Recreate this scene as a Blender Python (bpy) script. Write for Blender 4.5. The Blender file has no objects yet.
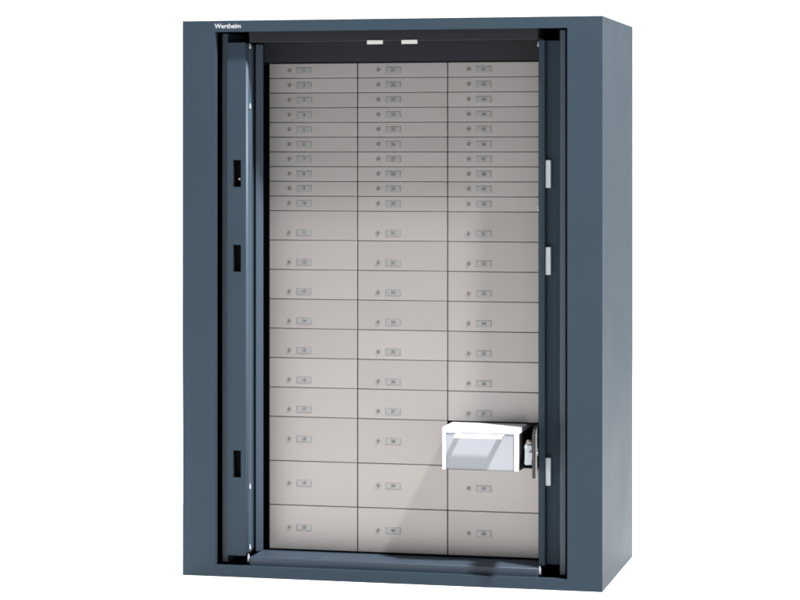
import bpy, bmesh, math, random
from mathutils import Vector, Matrix
random.seed(4)
S = bpy.context.scene
COL = S.collection

# ------------------------------------------------------------------ camera
cam = bpy.data.cameras.new("camera")
co = bpy.data.objects.new("camera", cam)
COL.objects.link(co)
co.location = (2.7762, -8.4264, 1.5237)
co.rotation_euler = (math.pi / 2, 0, 0.2297)
cam.sensor_width = 36.0
cam.lens = 36.0 * 2448.2 / 800.0
cam.shift_y = -(300 - 153.09) / 800.0
cam.clip_end = 200
S.camera = co

# ------------------------------------------------------------------ light: white studio surround, key lamp and an added fill
w = bpy.data.worlds.new("World")
S.world = w
w.use_nodes = True
bgn = w.node_tree.nodes["Background"]
bgn.inputs["Color"].default_value = (0.97, 0.985, 1.0, 1)
bgn.inputs["Strength"].default_value = 0.35

SUN = Vector((-0.59, 0.312, -1.0)).normalized()
AIM = Vector((0.76, 0.1, 1.0))
DIST = 9.0
KEY = 2.5
ld = bpy.data.lights.new("key_lamp", "AREA")
ld.shape = "DISK"
ld.size = 0.62
ld.energy = math.pi ** 2 * KEY * DIST ** 2 / 1.0
ld.color = (1.0, 0.97, 0.93)
lo = bpy.data.objects.new("key_lamp", ld)
COL.objects.link(lo)
lo.location = AIM - SUN * DIST
lo.rotation_euler = SUN.to_track_quat("-Z", "Y").to_euler()

# added unseen lamp, behind and left, lifting the cabinet's shadow off the white sweep
fd = bpy.data.lights.new("added_fill_lamp", "AREA")
fd.shape = "RECTANGLE"
fd.size = 2.0
fd.size_y = 2.0
fd.energy = 900
fo_ = bpy.data.objects.new("added_fill_lamp", fd)
COL.objects.link(fo_)
fo_.location = (-2.6, 4.0, 4.6)
fo_.rotation_euler = (Vector((-0.4, 0.4, 0)) - fo_.location).to_track_quat("-Z", "Y").to_euler()

S.view_settings.view_transform = "Standard"
S.view_settings.look = "None"
S.view_settings.exposure = 0.99
S.view_settings.gamma = 1.0
S.cycles.filter_width = 1.9


# ------------------------------------------------------------------ materials
def mat(name, col, rough=0.5, spec=0.5, metal=0.0, var=0.0, vscale=8.0, bump=0.0, bscale=300.0, stretch=None):
    m = bpy.data.materials.new(name)
    m.use_nodes = True
    nt = m.node_tree
    p = nt.nodes["Principled BSDF"]
    p.inputs["Base Color"].default_value = (*col, 1)
    p.inputs["Roughness"].default_value = rough
    p.inputs["Specular IOR Level"].default_value = spec
    p.inputs["Metallic"].default_value = metal
    if var or bump:
        tc = nt.nodes.new("ShaderNodeTexCoord")
        mp = nt.nodes.new("ShaderNodeMapping")
        nt.links.new(tc.outputs["Object"], mp.inputs["Vector"])
        if stretch:
            mp.inputs["Scale"].default_value = stretch
    if var:
        n = nt.nodes.new("ShaderNodeTexNoise")
        n.inputs["Scale"].default_value = vscale
        n.inputs["Detail"].default_value = 5
        nt.links.new(mp.outputs[0], n.inputs["Vector"])
        r = nt.nodes.new("ShaderNodeMapRange")
        r.inputs["To Min"].default_value = 1 - var
        r.inputs["To Max"].default_value = 1 + var
        nt.links.new(n.outputs["Fac"], r.inputs["Value"])
        mx = nt.nodes.new("ShaderNodeVectorMath")
        mx.operation = "SCALE"
        mx.inputs[0].default_value = col
        nt.links.new(r.outputs[0], mx.inputs["Scale"])
        nt.links.new(mx.outputs[0], p.inputs["Base Color"])
        r2 = nt.nodes.new("ShaderNodeMapRange")
        r2.inputs["To Min"].default_value = rough * 0.88
        r2.inputs["To Max"].default_value = min(1, rough * 1.12)
        nt.links.new(n.outputs["Fac"], r2.inputs["Value"])
        nt.links.new(r2.outputs[0], p.inputs["Roughness"])
    if bump:
        b = nt.nodes.new("ShaderNodeTexNoise")
        b.inputs["Scale"].default_value = bscale
        b.inputs["Detail"].default_value = 3
        nt.links.new(mp.outputs[0], b.inputs["Vector"])
        bn = nt.nodes.new("ShaderNodeBump")
        bn.inputs["Strength"].default_value = bump
        bn.inputs["Distance"].default_value = 0.002
        nt.links.new(b.outputs["Fac"], bn.inputs["Height"])
        nt.links.new(bn.outputs[0], p.inputs["Normal"])
    return m


M_BLUE = mat("blue_grey_paint", (0.0162, 0.0268, 0.0385), 0.58, 0.09, var=0.05, vscale=3, bump=0.06, bscale=220)
M_TRIM = mat("blue_grey_gloss_trim", (0.0185, 0.0310, 0.0480), 0.48, 0.42, var=0.05, vscale=3, bump=0.03, bscale=220)
M_STRIP = mat("blue_grey_lit_edge", (0.030, 0.047, 0.068), 0.5, 0.25, var=0.04, vscale=3)  # paler copy of the paint; brightness of the lit edge is in the colour
M_INNER = mat("shade_darkened_interior", (0.007, 0.008, 0.011), 0.55, 0.2, var=0.05)  # base darkened to stand in for the shade behind the front frame
M_BLACK = mat("slot_shade_black", (0.003, 0.003, 0.004), 0.8, 0.1)  # black colour stands in for the deep shade inside the bolt slots
M_STEEL = mat("warm_grey_locker_enamel", (0.213, 0.2030, 0.2005), 0.42, 0.5, metal=0.7, var=0.035, vscale=2.5, bump=0.16, bscale=9)
# no two locker fronts left the enamelling line with quite the same tone
nt_ = M_STEEL.node_tree
oi_ = nt_.nodes.new("ShaderNodeObjectInfo")
mr_ = nt_.nodes.new("ShaderNodeMapRange")
mr_.inputs["To Min"].default_value = 0.955
mr_.inputs["To Max"].default_value = 1.045
nt_.links.new(oi_.outputs["Random"], mr_.inputs["Value"])
sc_ = nt_.nodes.new("ShaderNodeVectorMath")
sc_.operation = "SCALE"
p_ = nt_.nodes["Principled BSDF"]
nt_.links.new(p_.inputs["Base Color"].links[0].from_socket, sc_.inputs[0])
nt_.links.new(mr_.outputs[0], sc_.inputs["Scale"])
nt_.links.new(sc_.outputs[0], p_.inputs["Base Color"])
M_PLATE = mat("number_plate_metal", (0.185, 0.187, 0.193), 0.4, 0.5, metal=0.7)
M_PRIM = mat("number_plate_rim", (0.13, 0.13, 0.135), 0.4, 0.4, metal=0.4)
M_DIGIT = mat("engraved_black_fill", (0.045, 0.045, 0.05), 0.6, 0.2)
M_LOCK = mat("lock_metal", (0.155, 0.15, 0.148), 0.35, 0.5, metal=0.6)
M_KEYH = mat("keyhole_black", (0.006, 0.006, 0.006), 0.7, 0.1)
M_CHROME = mat("bright_zinc", (0.30, 0.33, 0.36), 0.35, 0.5, metal=0.3)
M_WHITE = mat("white_enamel", (0.62, 0.64, 0.68), 0.35, 0.4, var=0.02)
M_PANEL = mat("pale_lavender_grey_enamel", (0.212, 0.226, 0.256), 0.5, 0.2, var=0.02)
M_LETTER = mat("white_lettering", (0.31, 0.32, 0.34), 0.5, 0.2)
M_BOLT = mat("brushed_bolt_steel", (0.29, 0.325, 0.355), 0.45, 0.3)
M_STOP = mat("galvanised_tab", (0.40, 0.40, 0.40), 0.5, 0.3)
M_SIDE = mat("dark_back_and_side", (0.016, 0.0155, 0.017), 0.45, 0.3)  # near-black tone for the door backs and the box sides
M_BRASS = mat("brass", (0.42, 0.36, 0.24), 0.35, 0.5, metal=0.8)
M_SWEEP = mat("white_paper", (0.80, 0.80, 0.80), 0.9, 0.1, var=0.01)


# ------------------------------------------------------------------ helpers
def box(bm, x0, x1, y0, y1, z0, z1, bev=0.0, mi=0, seg=2):
    r = bmesh.ops.create_cube(bm, size=1.0)
    vs = r["verts"]
    for v in vs:
        v.co = Vector(((x0 + x1) / 2 + v.co.x * (x1 - x0), (y0 + y1) / 2 + v.co.y * (y1 - y0), (z0 + z1) / 2 + v.co.z * (z1 - z0)))
    fs = {f for v in vs for f in v.link_faces}
    for f in fs:
        f.material_index = mi
    if bev:
        es = list({e for v in vs for e in v.link_edges})
        rr = bmesh.ops.bevel(bm, geom=es, offset=bev, segments=seg, affect="EDGES", profile=0.5, clamp_overlap=True)
        for f in rr["faces"]:
            f.material_index = mi
            f.smooth = True


def cyl(bm, c, axis, r, h, n=20, mi=0, bev=0.0):
    q = Vector((0, 0, 1)).rotation_difference(Vector(axis))
    mtx = Matrix.Translation(Vector(c)) @ q.to_matrix().to_4x4()
    rr = bmesh.ops.create_cone(bm, cap_ends=True, segments=n, radius1=r, radius2=r, depth=h, matrix=mtx)
    for f in {f for v in rr["verts"] for f in v.link_faces}:
        f.material_index = mi
        if len(f.verts) == 4:
            f.smooth = True
    if bev:
        caps = [e for e in {e for v in rr["verts"] for e in v.link_edges} if any(len(f.verts) > 4 for f in e.link_faces)]
        r2 = bmesh.ops.bevel(bm, geom=caps, offset=bev, segments=2, affect="EDGES", profile=0.5)
        for f in r2["faces"]:
            f.material_index = mi


def text_into(bm, txt, size, loc, mi, bold=0.0, depth=0.0006, align="CENTER"):
    """text standing in the xz plane and facing -y, joined into bm"""
    cu = bpy.data.curves.new("letters", "FONT")
    cu.body = txt
    cu.size = size
    cu.align_x = align
    cu.align_y = "CENTER"
    cu.extrude = depth
    cu.offset = bold
    cu.resolution_u = 3
    to = bpy.data.objects.new("letters", cu)
    COL.objects.link(to)
    dg = bpy.context.evaluated_depsgraph_get()
    me = bpy.data.meshes.new_from_object(to.evaluated_get(dg))
    mt = Matrix.Translation(Vector(loc)) @ Matrix.Rotation(math.pi / 2, 4, "X")
    me.transform(mt)
    old = set(bm.faces)
    bm.from_mesh(me)
    for f in bm.faces:
        if f not in old:
            f.material_index = mi
    bpy.data.objects.remove(to)
    bpy.data.curves.remove(cu)
    bpy.data.meshes.remove(me)


def mesh(name, bm, mats):
    bmesh.ops.recalc_face_normals(bm, faces=bm.faces[:])
    me = bpy.data.meshes.new(name)
    bm.to_mesh(me)
    bm.free()
    for m in mats if isinstance(mats, (list, tuple)) else [mats]:
        me.materials.append(m)
    return me


def obj(name, me, parent=None, loc=(0, 0, 0), rot=(0, 0, 0)):
    o = bpy.data.objects.new(name, me)
    COL.objects.link(o)
    o.parent = parent
    o.location = loc
    o.rotation_euler = rot
    return o


def thing(name, label, cat, loc):
    o = bpy.data.objects.new(name, None)
    o.empty_display_size = 0.1
    COL.objects.link(o)
    o.location = loc
    o["label"] = label
    o["category"] = cat
    return o


def recess_panel(bm, xs, zs, y0, depth, holes, y1):
    """a solid slab y0..y1 over the grid xs * zs; the cells in holes are pockets of the given depth (floor gets material 1)"""
    nx, nz = len(xs) - 1, len(zs) - 1
    cache = {}

    def V(i, k, y):
        key = (i, k, y)
        if key not in cache:
            cache[key] = bm.verts.new((xs[i], y, zs[k]))
        return cache[key]

    yd = y0 + depth
    for i in range(nx):
        for k in range(nz):
            q = [(i, k), (i + 1, k), (i + 1, k + 1), (i, k + 1)]
            if (i, k) in holes:
                f = bm.faces.new([V(a, b, yd) for a, b in q])
                f.material_index = 1
                for j in range(4):
                    a, b = q[j], q[(j + 1) % 4]
                    f = bm.faces.new([V(*a, y0), V(*b, y0), V(*b, yd), V(*a, yd)])
                    f.material_index = 1
            else:
                bm.faces.new([V(a, b, y0) for a, b in q])
            bm.faces.new([V(a, b, y1) for a, b in q])
    for i in range(nx):
        for k in (0, nz):
            bm.faces.new([V(i, k, y0), V(i + 1, k, y0), V(i + 1, k, y1), V(i, k, y1)])
    for k in range(nz):
        for i in (0, nx):
            bm.faces.new([V(i, k, y0), V(i, k + 1, y0), V(i, k + 1, y1), V(i, k, y1)])


# ------------------------------------------------------------------ the white sweep it stands on
bm = bmesh.new()
prof = [(-40, 0)]
prof += [(9.5 + 2.0 * math.sin(a), 2.0 - 2.0 * math.cos(a)) for a in [i * math.pi / 2 / 24 for i in range(25)]]
prof += [(11.5, 14.0)]
rows = [[bm.verts.new((x, y, z)) for x in (-30, 30)] for y, z in prof]
for a, b in zip(rows, rows[1:]):
    f = bm.faces.new([a[0], a[1], b[1], b[0]])
    f.smooth = True
me = mesh("backdrop", bm, M_SWEEP)
o = obj("backdrop", me)
o["kind"] = "structure"

# ------------------------------------------------------------------ the cabinet
W, D, H = 1.5267, 0.7745, 2.0
CX = W / 2
OX0, OX1, OZ0, OZ1 = 0.1226, 1.4035, 0.0400, 1.9600
R = 0.22                                   # recess of the locker fronts
cab = thing("deposit_cabinet", "tall dark blue-grey safe deposit cabinet with folding doors open on rows of numbered grey lockers", "cabinet", (CX, D / 2, 0))
OFF = Vector((-CX, -D / 2, 0))


def part(name, bm, mats, parent=None):
    """a mesh written in room coordinates, hung on the cabinet (or on a part of it whose own offset is zero)"""
    me = mesh(name, bm, mats)
    me.transform(Matrix.Translation(OFF))
    return obj(name, me, parent or cab)


# outer body: closed shell with the front opening, one piece
bm = bmesh.new()
T = 0.012
RB = 0.027                                 # thickness of the front frame


def rect(x0, x1, z0, z1, y):
    return [bm.verts.new(c) for c in ((x0, y, z0), (x1, y, z0), (x1, y, z1), (x0, y, z1))]


fo = rect(0, W, 0, H, 0)
bo = rect(0, W, 0, H, D)
hf = rect(OX0, OX1, OZ0, OZ1, 0)
hb = rect(OX0, OX1, OZ0, OZ1, RB)
inf = rect(T, W - T, T, H - T, RB)
inb = rect(T, W - T, T, H - T, D - T)
inner_faces = []
for j in range(4):
    k = (j + 1) % 4
    bm.faces.new([fo[j], fo[k], hf[k], hf[j]])
    bm.faces.new([fo[j], fo[k], bo[k], bo[j]])
    bm.faces.new([hf[j], hf[k], hb[k], hb[j]])
    inner_faces.append(bm.faces.new([hb[j], hb[k], inf[k], inf[j]]))
    inner_faces.append(bm.faces.new([inf[j], inf[k], inb[k], inb[j]]))
bm.faces.new(bo)
inner_faces.append(bm.faces.new(inb))
for f in inner_faces:
    f.material_index = 1
ed = [e for e in bm.edges if (all(v in fo + bo for v in e.verts) or all(v in hf for v in e.verts)) and len({v.co.y for v in e.verts}) <= 2]
ed = [e for e in ed if e.calc_face_angle(0) > 0.5]
rr = bmesh.ops.bevel(bm, geom=ed, offset=0.0035, segments=3, affect="EDGES", profile=0.5)
for f in rr["faces"]:
    f.smooth = True
body = part("body", bm, [M_BLUE, M_INNER])

# maker's lettering, top left of the front frame
bm = bmesh.new()
text_into(bm, "Wertheim", 0.0234, (0.121, -0.0006, 1.9795), 0, bold=0.0003, align="LEFT")
lt = part("lettering", bm, M_LETTER)

# sill, lintel and jambs framing the lockers
JL, JR = 0.2450, W - 0.2450
bm = bmesh.new()
box(bm, 0.236, W - 0.236, 0.050, 0.224, T + 0.001, 0.066, bev=0.003)
sill = part("sill", bm, M_TRIM)
for px in (0.440, 0.800):
    bm = bmesh.new()
    box(bm, px, px + 0.05, 0.072, 0.098, 0.0655, 0.0675, bev=0.0006)
    cyl(bm, (px + 0.012, 0.085, 0.0677), (0, 0, 1), 0.003, 0.001, 12)
    cyl(bm, (px + 0.038, 0.085, 0.0677), (0, 0, 1), 0.003, 0.001, 12)
    part("strike_plate", bm, M_TRIM, sill)
bm = bmesh.new()
box(bm, 0.2345, W - 0.2345, 0.050, 0.070, 1.9225, H - T - 0.001, bev=0.002)
box(bm, 0.2345, W - 0.2345, 0.0715, 0.262, 1.928, H - T - 0.001)
lintel = part("lintel", bm, M_INNER)
for x0 in (0.674, 0.800):
    bm = bmesh.new()
    box(bm, x0, x0 + 0.058, 0.0465, 0.0490, 1.9120, 1.9260, bev=0.0008)
    box(bm, x0 + 0.004, x0 + 0.054, 0.0490, 0.0620, 1.9195, 1.9222)
    part("door_stop", bm, M_STOP, lintel)
for s in (0, 1):
    bm = bmesh.new()
    pts = [(0.2238, 0.176), (0.2437, 0.201), (0.2437, 0.2035), (0.2195, 0.2035), (0.2195, 0.180)]
    if s:
        pts = [(W - a, b) for a, b in pts]
    lo_ = [bm.verts.new((a, b, 0.067)) for a, b in pts]
    hi_ = [bm.verts.new((a, b, 1.921)) for a, b in pts]
    bm.faces.new(lo_)
    bm.faces.new(hi_)
    for j in range(5):
        bm.faces.new([lo_[j], lo_[(j + 1) % 5], hi_[(j + 1) % 5], hi_[j]])
    rr = bmesh.ops.bevel(bm, geom=[e for e in bm.edges if abs(e.verts[0].co.z - e.verts[1].co.z) > 1], offset=0.0012, segments=2, affect="EDGES", profile=0.5)
    part("jamb", bm, M_TRIM)

# carcass behind the locker fronts: uprights, shelves, back
U = 1.780 / 33
Z0 = 0.072
CW = 0.335
LX = CX - 1.5 * CW
units = [1] * 10 + [2] * 7 + [3] * 3       # from the top row down
bm = bmesh.new()
YB = R + 0.017
for k in range(4):
    xc = LX + k * CW
    hw = 0.006
    box(bm, xc - hw, xc + hw, YB, 0.70, Z0 - 0.003, Z0 + 1.783)
zz = Z0 + 1.780
edges = [zz]
for u_ in units:
    zz -= u_ * U
    edges.append(zz)
for k in range(3):
    for e in edges:
        box(bm, LX + k * CW + 0.0061, LX + (k + 1) * CW - 0.0061, YB + 0.001, 0.70, e - 0.0025, e + 0.0025)
box(bm, LX - 0.004, LX + 3 * CW + 0.004, 0.7005, 0.705, Z0 - 0.003, Z0 + 1.783)
# blanking strip above the top row
box(bm, LX - 0.02, LX + 3 * CW + 0.02, R + 0.002, R + 0.0165, Z0 + 1.7835, 1.9275)
part("locker_frame", bm, M_INNER)

# locker doors: one mesh per height, copied for each number
G = 0.0013                                 # half of the gap between doors


def door_mesh(h):
    bm = bmesh.new()
    box(bm, -CW / 2 + G * 1.25, CW / 2 - G * 1.25, 0, 0.003, -h / 2 + G * 0.8, h / 2 - G * 0.8, bev=0.0010)
    box(bm, -CW / 2 + 0.006, CW / 2 - 0.006, 0.0032, 0.015, -h / 2 + 0.006, h / 2 - 0.006, bev=0.001, mi=1)
    return mesh("locker_door", bm, [M_STEEL, M_SIDE])


def lock_mesh():
    bm = bmesh.new()
    cyl(bm, (0, -0.001, 0), (0, 1, 0), 0.0080, 0.004, 24, 0, bev=0.0006)
    cyl(bm, (0, -0.0032, 0), (0, 1, 0), 0.0048, 0.0012, 20, 1)
    box(bm, -0.0012, 0.0012, -0.0042, -0.0036, -0.0042, 0.0042, mi=2)
    return mesh("lock", bm, [M_LOCK, M_PRIM, M_KEYH])


def plate_mesh(txt):
    bm = bmesh.new()
    pw, ph = 0.0285, 0.0118
    box(bm, -pw, pw, -0.0012, 0.0006, -ph, ph, bev=0.0005, mi=0)
    t = 0.0016
    box(bm, -pw + t, pw - t, -0.0020, -0.0008, -ph + t, ph - t, bev=0.0004, mi=1)
    text_into(bm, txt, 0.0165, (0, -0.0023, 0), 2, bold=0.0003, depth=0.0003)
    for sx in (-1, 1):
        cyl(bm, (sx * (pw - 0.0055), -0.0021, 0), (0, 1, 0), 0.0015, 0.0008, 10, 0)
    return mesh("number_plate", bm, [M_PRIM, M_PLATE, M_DIGIT])


dm = {u_: door_mesh(u_ * U) for u_ in (1, 2, 3)}
lm = lock_mesh()
OPEN = (2, 17)
for c in range(3):
    for r_, u_ in enumerate(units):
        top = edges[r_]
        h = u_ * U
        zc = top - h / 2
        zl = h / 2 - (0.0269 if u_ == 1 else 0.0795 if u_ == 2 else 0.0800)      # height of lock and plate above the door's middle
        num = c * 20 + r_ + 1
        rz = random.uniform(-0.0012, 0.0012)
        rx = random.uniform(-0.002, 0.002) * (1.5 / (0.5 + u_))
        d = obj("locker_door", dm[u_], cab)
        if (c, r_) == OPEN:
            ang = math.radians(99.0)
            hinge = Vector((LX + (c + 1) * CW - 0.004, R, zc))
            d.rotation_euler = (0, 0, ang)
            d.location = hinge + Matrix.Rotation(ang, 3, "Z") @ Vector((-CW / 2 + 0.003, 0, 0)) + OFF
            d["label"] = "narrow view of the open locker door swung outwards with its lock case showing"
            bm = bmesh.new()
            box(bm, -0.034, 0.030, 0.0155, 0.041, -0.034, 0.034, bev=0.002)
            for sx, sz in ((-0.022, -0.026), (0.02, -0.026), (-0.022, 0.026), (0.02, 0.026)):
                cyl(bm, (sx, 0.0415, sz), (0, 1, 0), 0.004, 0.002, 12)
            box(bm, -0.052, -0.034, 0.014, 0.026, -0.012, 0.012, bev=0.001)
            box(bm, -0.030, 0.020, 0.0165, 0.036, 0.0342, 0.047, bev=0.002, mi=1)
            obj("lock_case", mesh("lock_case", bm, [M_CHROME, M_LOCK]), d, (-CW / 2 + 0.078, 0, zl))
        else:
            d.location = Vector((LX + (c + 0.5) * CW, R + random.uniform(-0.0005, 0.0005), zc)) + OFF
            d.rotation_euler = (rx, 0, rz)
        obj("lock", lm, d, (-CW / 2 + 0.0775, 0, zl), (0, random.uniform(-0.5, 0.5), 0))
        obj("number_plate", plate_mesh(str(num)), d, (-CW / 2 + 0.1335, 0, zl))

# folding doors, stowed in the side pockets with their closing edges to the front
LY = 0.035
LZ0, LZ1 = 0.073, 1.922
slots = [(0.3543, 0.4515), (1.0957, 1.1929), (1.4016, 1.4988)]
bm = bmesh.new()
zs = [LZ0]
for a, b in slots:
    zs += [a, b]
zs += [LZ1]
recess_panel(bm, [0.157, 0.1800, 0.2090, 0.2255], zs, LY, 0.045, {(1, 1), (1, 3), (1, 5)}, 0.098)
ed = [e for e in bm.edges if len(e.link_faces) == 2 and e.calc_face_angle(0) > 0.5 and all(f.material_index == 0 for f in e.link_faces)]
rr = bmesh.ops.bevel(bm, geom=ed, offset=0.0035, segments=3, affect="EDGES", profile=0.5)
for f in rr["faces"]:
    f.smooth = True
box(bm, 0.160, 0.214, 0.0985, 0.60, LZ0 + 0.004, LZ1 - 0.004)
ldoor = part("folding_door", bm, [M_BLUE, M_BLACK])
# rounded closing strip along the inner corner of the leaf
bm = bmesh.new()
prof_ = [(0.2258, LY + 0.003)] + [(0.2262 + 0.0075 * math.sin(a), LY + 0.0105 - 0.0075 * math.cos(a)) for a in [i * math.pi / 2 / 8 for i in range(9)]] + [(0.2337, 0.094), (0.2258, 0.094)]
lo_ = [bm.verts.new((a, b, LZ0 + 0.010)) for a, b in prof_]
hi_ = [bm.verts.new((a, b, LZ1 - 0.004)) for a, b in prof_]
bm.faces.new(lo_)
bm.faces.new(hi_)
for j in range(len(prof_)):
    k = (j + 1) % len(prof_)
    f = bm.faces.new([lo_[j], lo_[k], hi_[k], hi_[j]])
    f.smooth = 1 <= j <= 8
part("closing_strip", bm, M_STRIP, ldoor)
bm = bmesh.new()
box(bm, 0.1290, 0.1525, 0.062, 0.60, 0.0425, 1.957, bev=0.003)
part("door_leaf", bm, M_TRIM, ldoor)
for a, b in slots[2:]:
    bm = bmesh.new()
    cyl(bm, (0.2015, LY + 0.020, a + 0.029), (0, 1, 0), 0.0034, 0.03, 16, bev=0.001)
    part("bolt", bm, M_BRASS, ldoor)


def hinge_pin(x, y, z, parent, r=0.0036, h=0.011):
    bm = bmesh.new()
    cyl(bm, (x, y, z), (0, 0, 1), r, h, 16, bev=0.0015)
    cyl(bm, (x, y, z + h * 0.5 + 0.003), (0, 0, 1), r * 0.6, 0.006, 12)
    part("hinge_pin", bm, M_CHROME, parent)


for z in (1.906, 1.690, 0.318, 0.100):
    hinge_pin(0.2385, 0.050, z, ldoor)
hinge_pin(0.2300, 0.060, 0.058, ldoor, 0.0045, 0.022)

XM = W
bm = bmesh.new()
RY = 0.068
box(bm, 1.2905, 1.3135, RY, 0.118, LZ0, LZ1, bev=0.003)
box(bm, 1.3136, 1.3640, RY + 0.026, 0.117, LZ0 + 0.001, LZ1 - 0.001, bev=0.002)
box(bm, 1.3080, 1.3610, 0.1185, 0.60, LZ0 + 0.004, LZ1 - 0.004)
rdoor = part("folding_door", bm, M_BLUE)
bm = bmesh.new()
box(bm, 1.3665, 1.3885, 0.062, 0.60, 0.0425, 1.957, bev=0.003)
part("door_leaf", bm, M_TRIM, rdoor)
for a, b in slots:
    bm = bmesh.new()
    box(bm, 1.3145, 1.3320, RY + 0.006, RY + 0.0275, a, b, bev=0.001)
    part("bolt_plate", bm, M_BOLT, rdoor)
for z in (1.904, 1.325):
    hinge_pin(1.2880, 0.080, z, rdoor)
hinge_pin(1.2960, 0.060, 0.054, rdoor, 0.005, 0.022)

# ------------------------------------------------------------------ the white box pulled out of locker 58
bx0, bx1, bz0, bz1, by0, by1 = 0.9480, 1.2235, 0.4040, 0.5525, 0.052, 0.60
bl = Vector(((bx0 + bx1) / 2, (by0 + by1) / 2, bz0))
db = thing("deposit_box", "white steel deposit box pulled partly out of the one open locker, lower right", "deposit box", bl)


def bpart(name, bm, mats):
    me = mesh(name, bm, mats)
    me.transform(Matrix.Translation(-bl))
    return obj(name, me, db)


bm = bmesh.new()
rim_x0, rim_x1, rim_z1 = bx0 + 0.0125, bx1 - 0.0165, bz1 - 0.0170
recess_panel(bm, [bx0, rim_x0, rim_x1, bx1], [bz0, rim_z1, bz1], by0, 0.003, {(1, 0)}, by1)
ed = [e for e in bm.edges if len(e.link_faces) == 2 and e.calc_face_angle(0) > 0.5 and all(f.material_index == 0 for f in e.link_faces)]
rr = bmesh.ops.bevel(bm, geom=ed, offset=0.003, segments=3, affect="EDGES", profile=0.5)
for f in rr["faces"]:
    f.smooth = True
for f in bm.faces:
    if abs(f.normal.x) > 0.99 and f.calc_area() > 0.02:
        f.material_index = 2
bpart("shell", bm, [M_WHITE, M_PANEL, M_SIDE])
# grip: a bent plate standing out from the top of the front, with a hand hole
hx0, hx1 = bx0 + 0.051, bx1 - 0.052
hy0, hy1 = by0 - 0.042, by0 + 0.0032
hz = bz1 - 0.0200
bm = bmesh.new()
xs = [hx0, hx0 + 0.019, hx1 - 0.020, hx1]
ys = [hy0, by0 - 0.0195, by0 - 0.0005, hy1]
c_ = {}
for lev in (0, 1):
    for i in range(4):
        for j in range(4):
            c_[i, j, lev] = bm.verts.new((xs[i], ys[j], hz - 0.0025 * (1 - lev)))
for i in range(3):
    for j in range(3):
        if (i, j) == (1, 1):
            continue
        for lev in (0, 1):
            bm.faces.new([c_[i, j, lev], c_[i + 1, j, lev], c_[i + 1, j + 1, lev], c_[i, j + 1, lev]])
for i in range(3):
    for j in (0, 3):
        bm.faces.new([c_[i, j, 0], c_[i + 1, j, 0], c_[i + 1, j, 1], c_[i, j, 1]])
        bm.faces.new([c_[j, i, 0], c_[j, i + 1, 0], c_[j, i + 1, 1], c_[j, i, 1]])
for a, b in (((1, 1), (2, 1)), ((2, 1), (2, 2)), ((2, 2), (1, 2)), ((1, 2), (1, 1))):
    bm.faces.new([c_[*a, 0], c_[*b, 0], c_[*b, 1], c_[*a, 1]])
box(bm, hx0 + 0.0005, hx1 - 0.0005, hy0 - 0.0022, hy0 - 0.0001, hz - 0.011, hz + 0.0005, bev=0.0008)
bpart("grip", bm, M_WHITE)
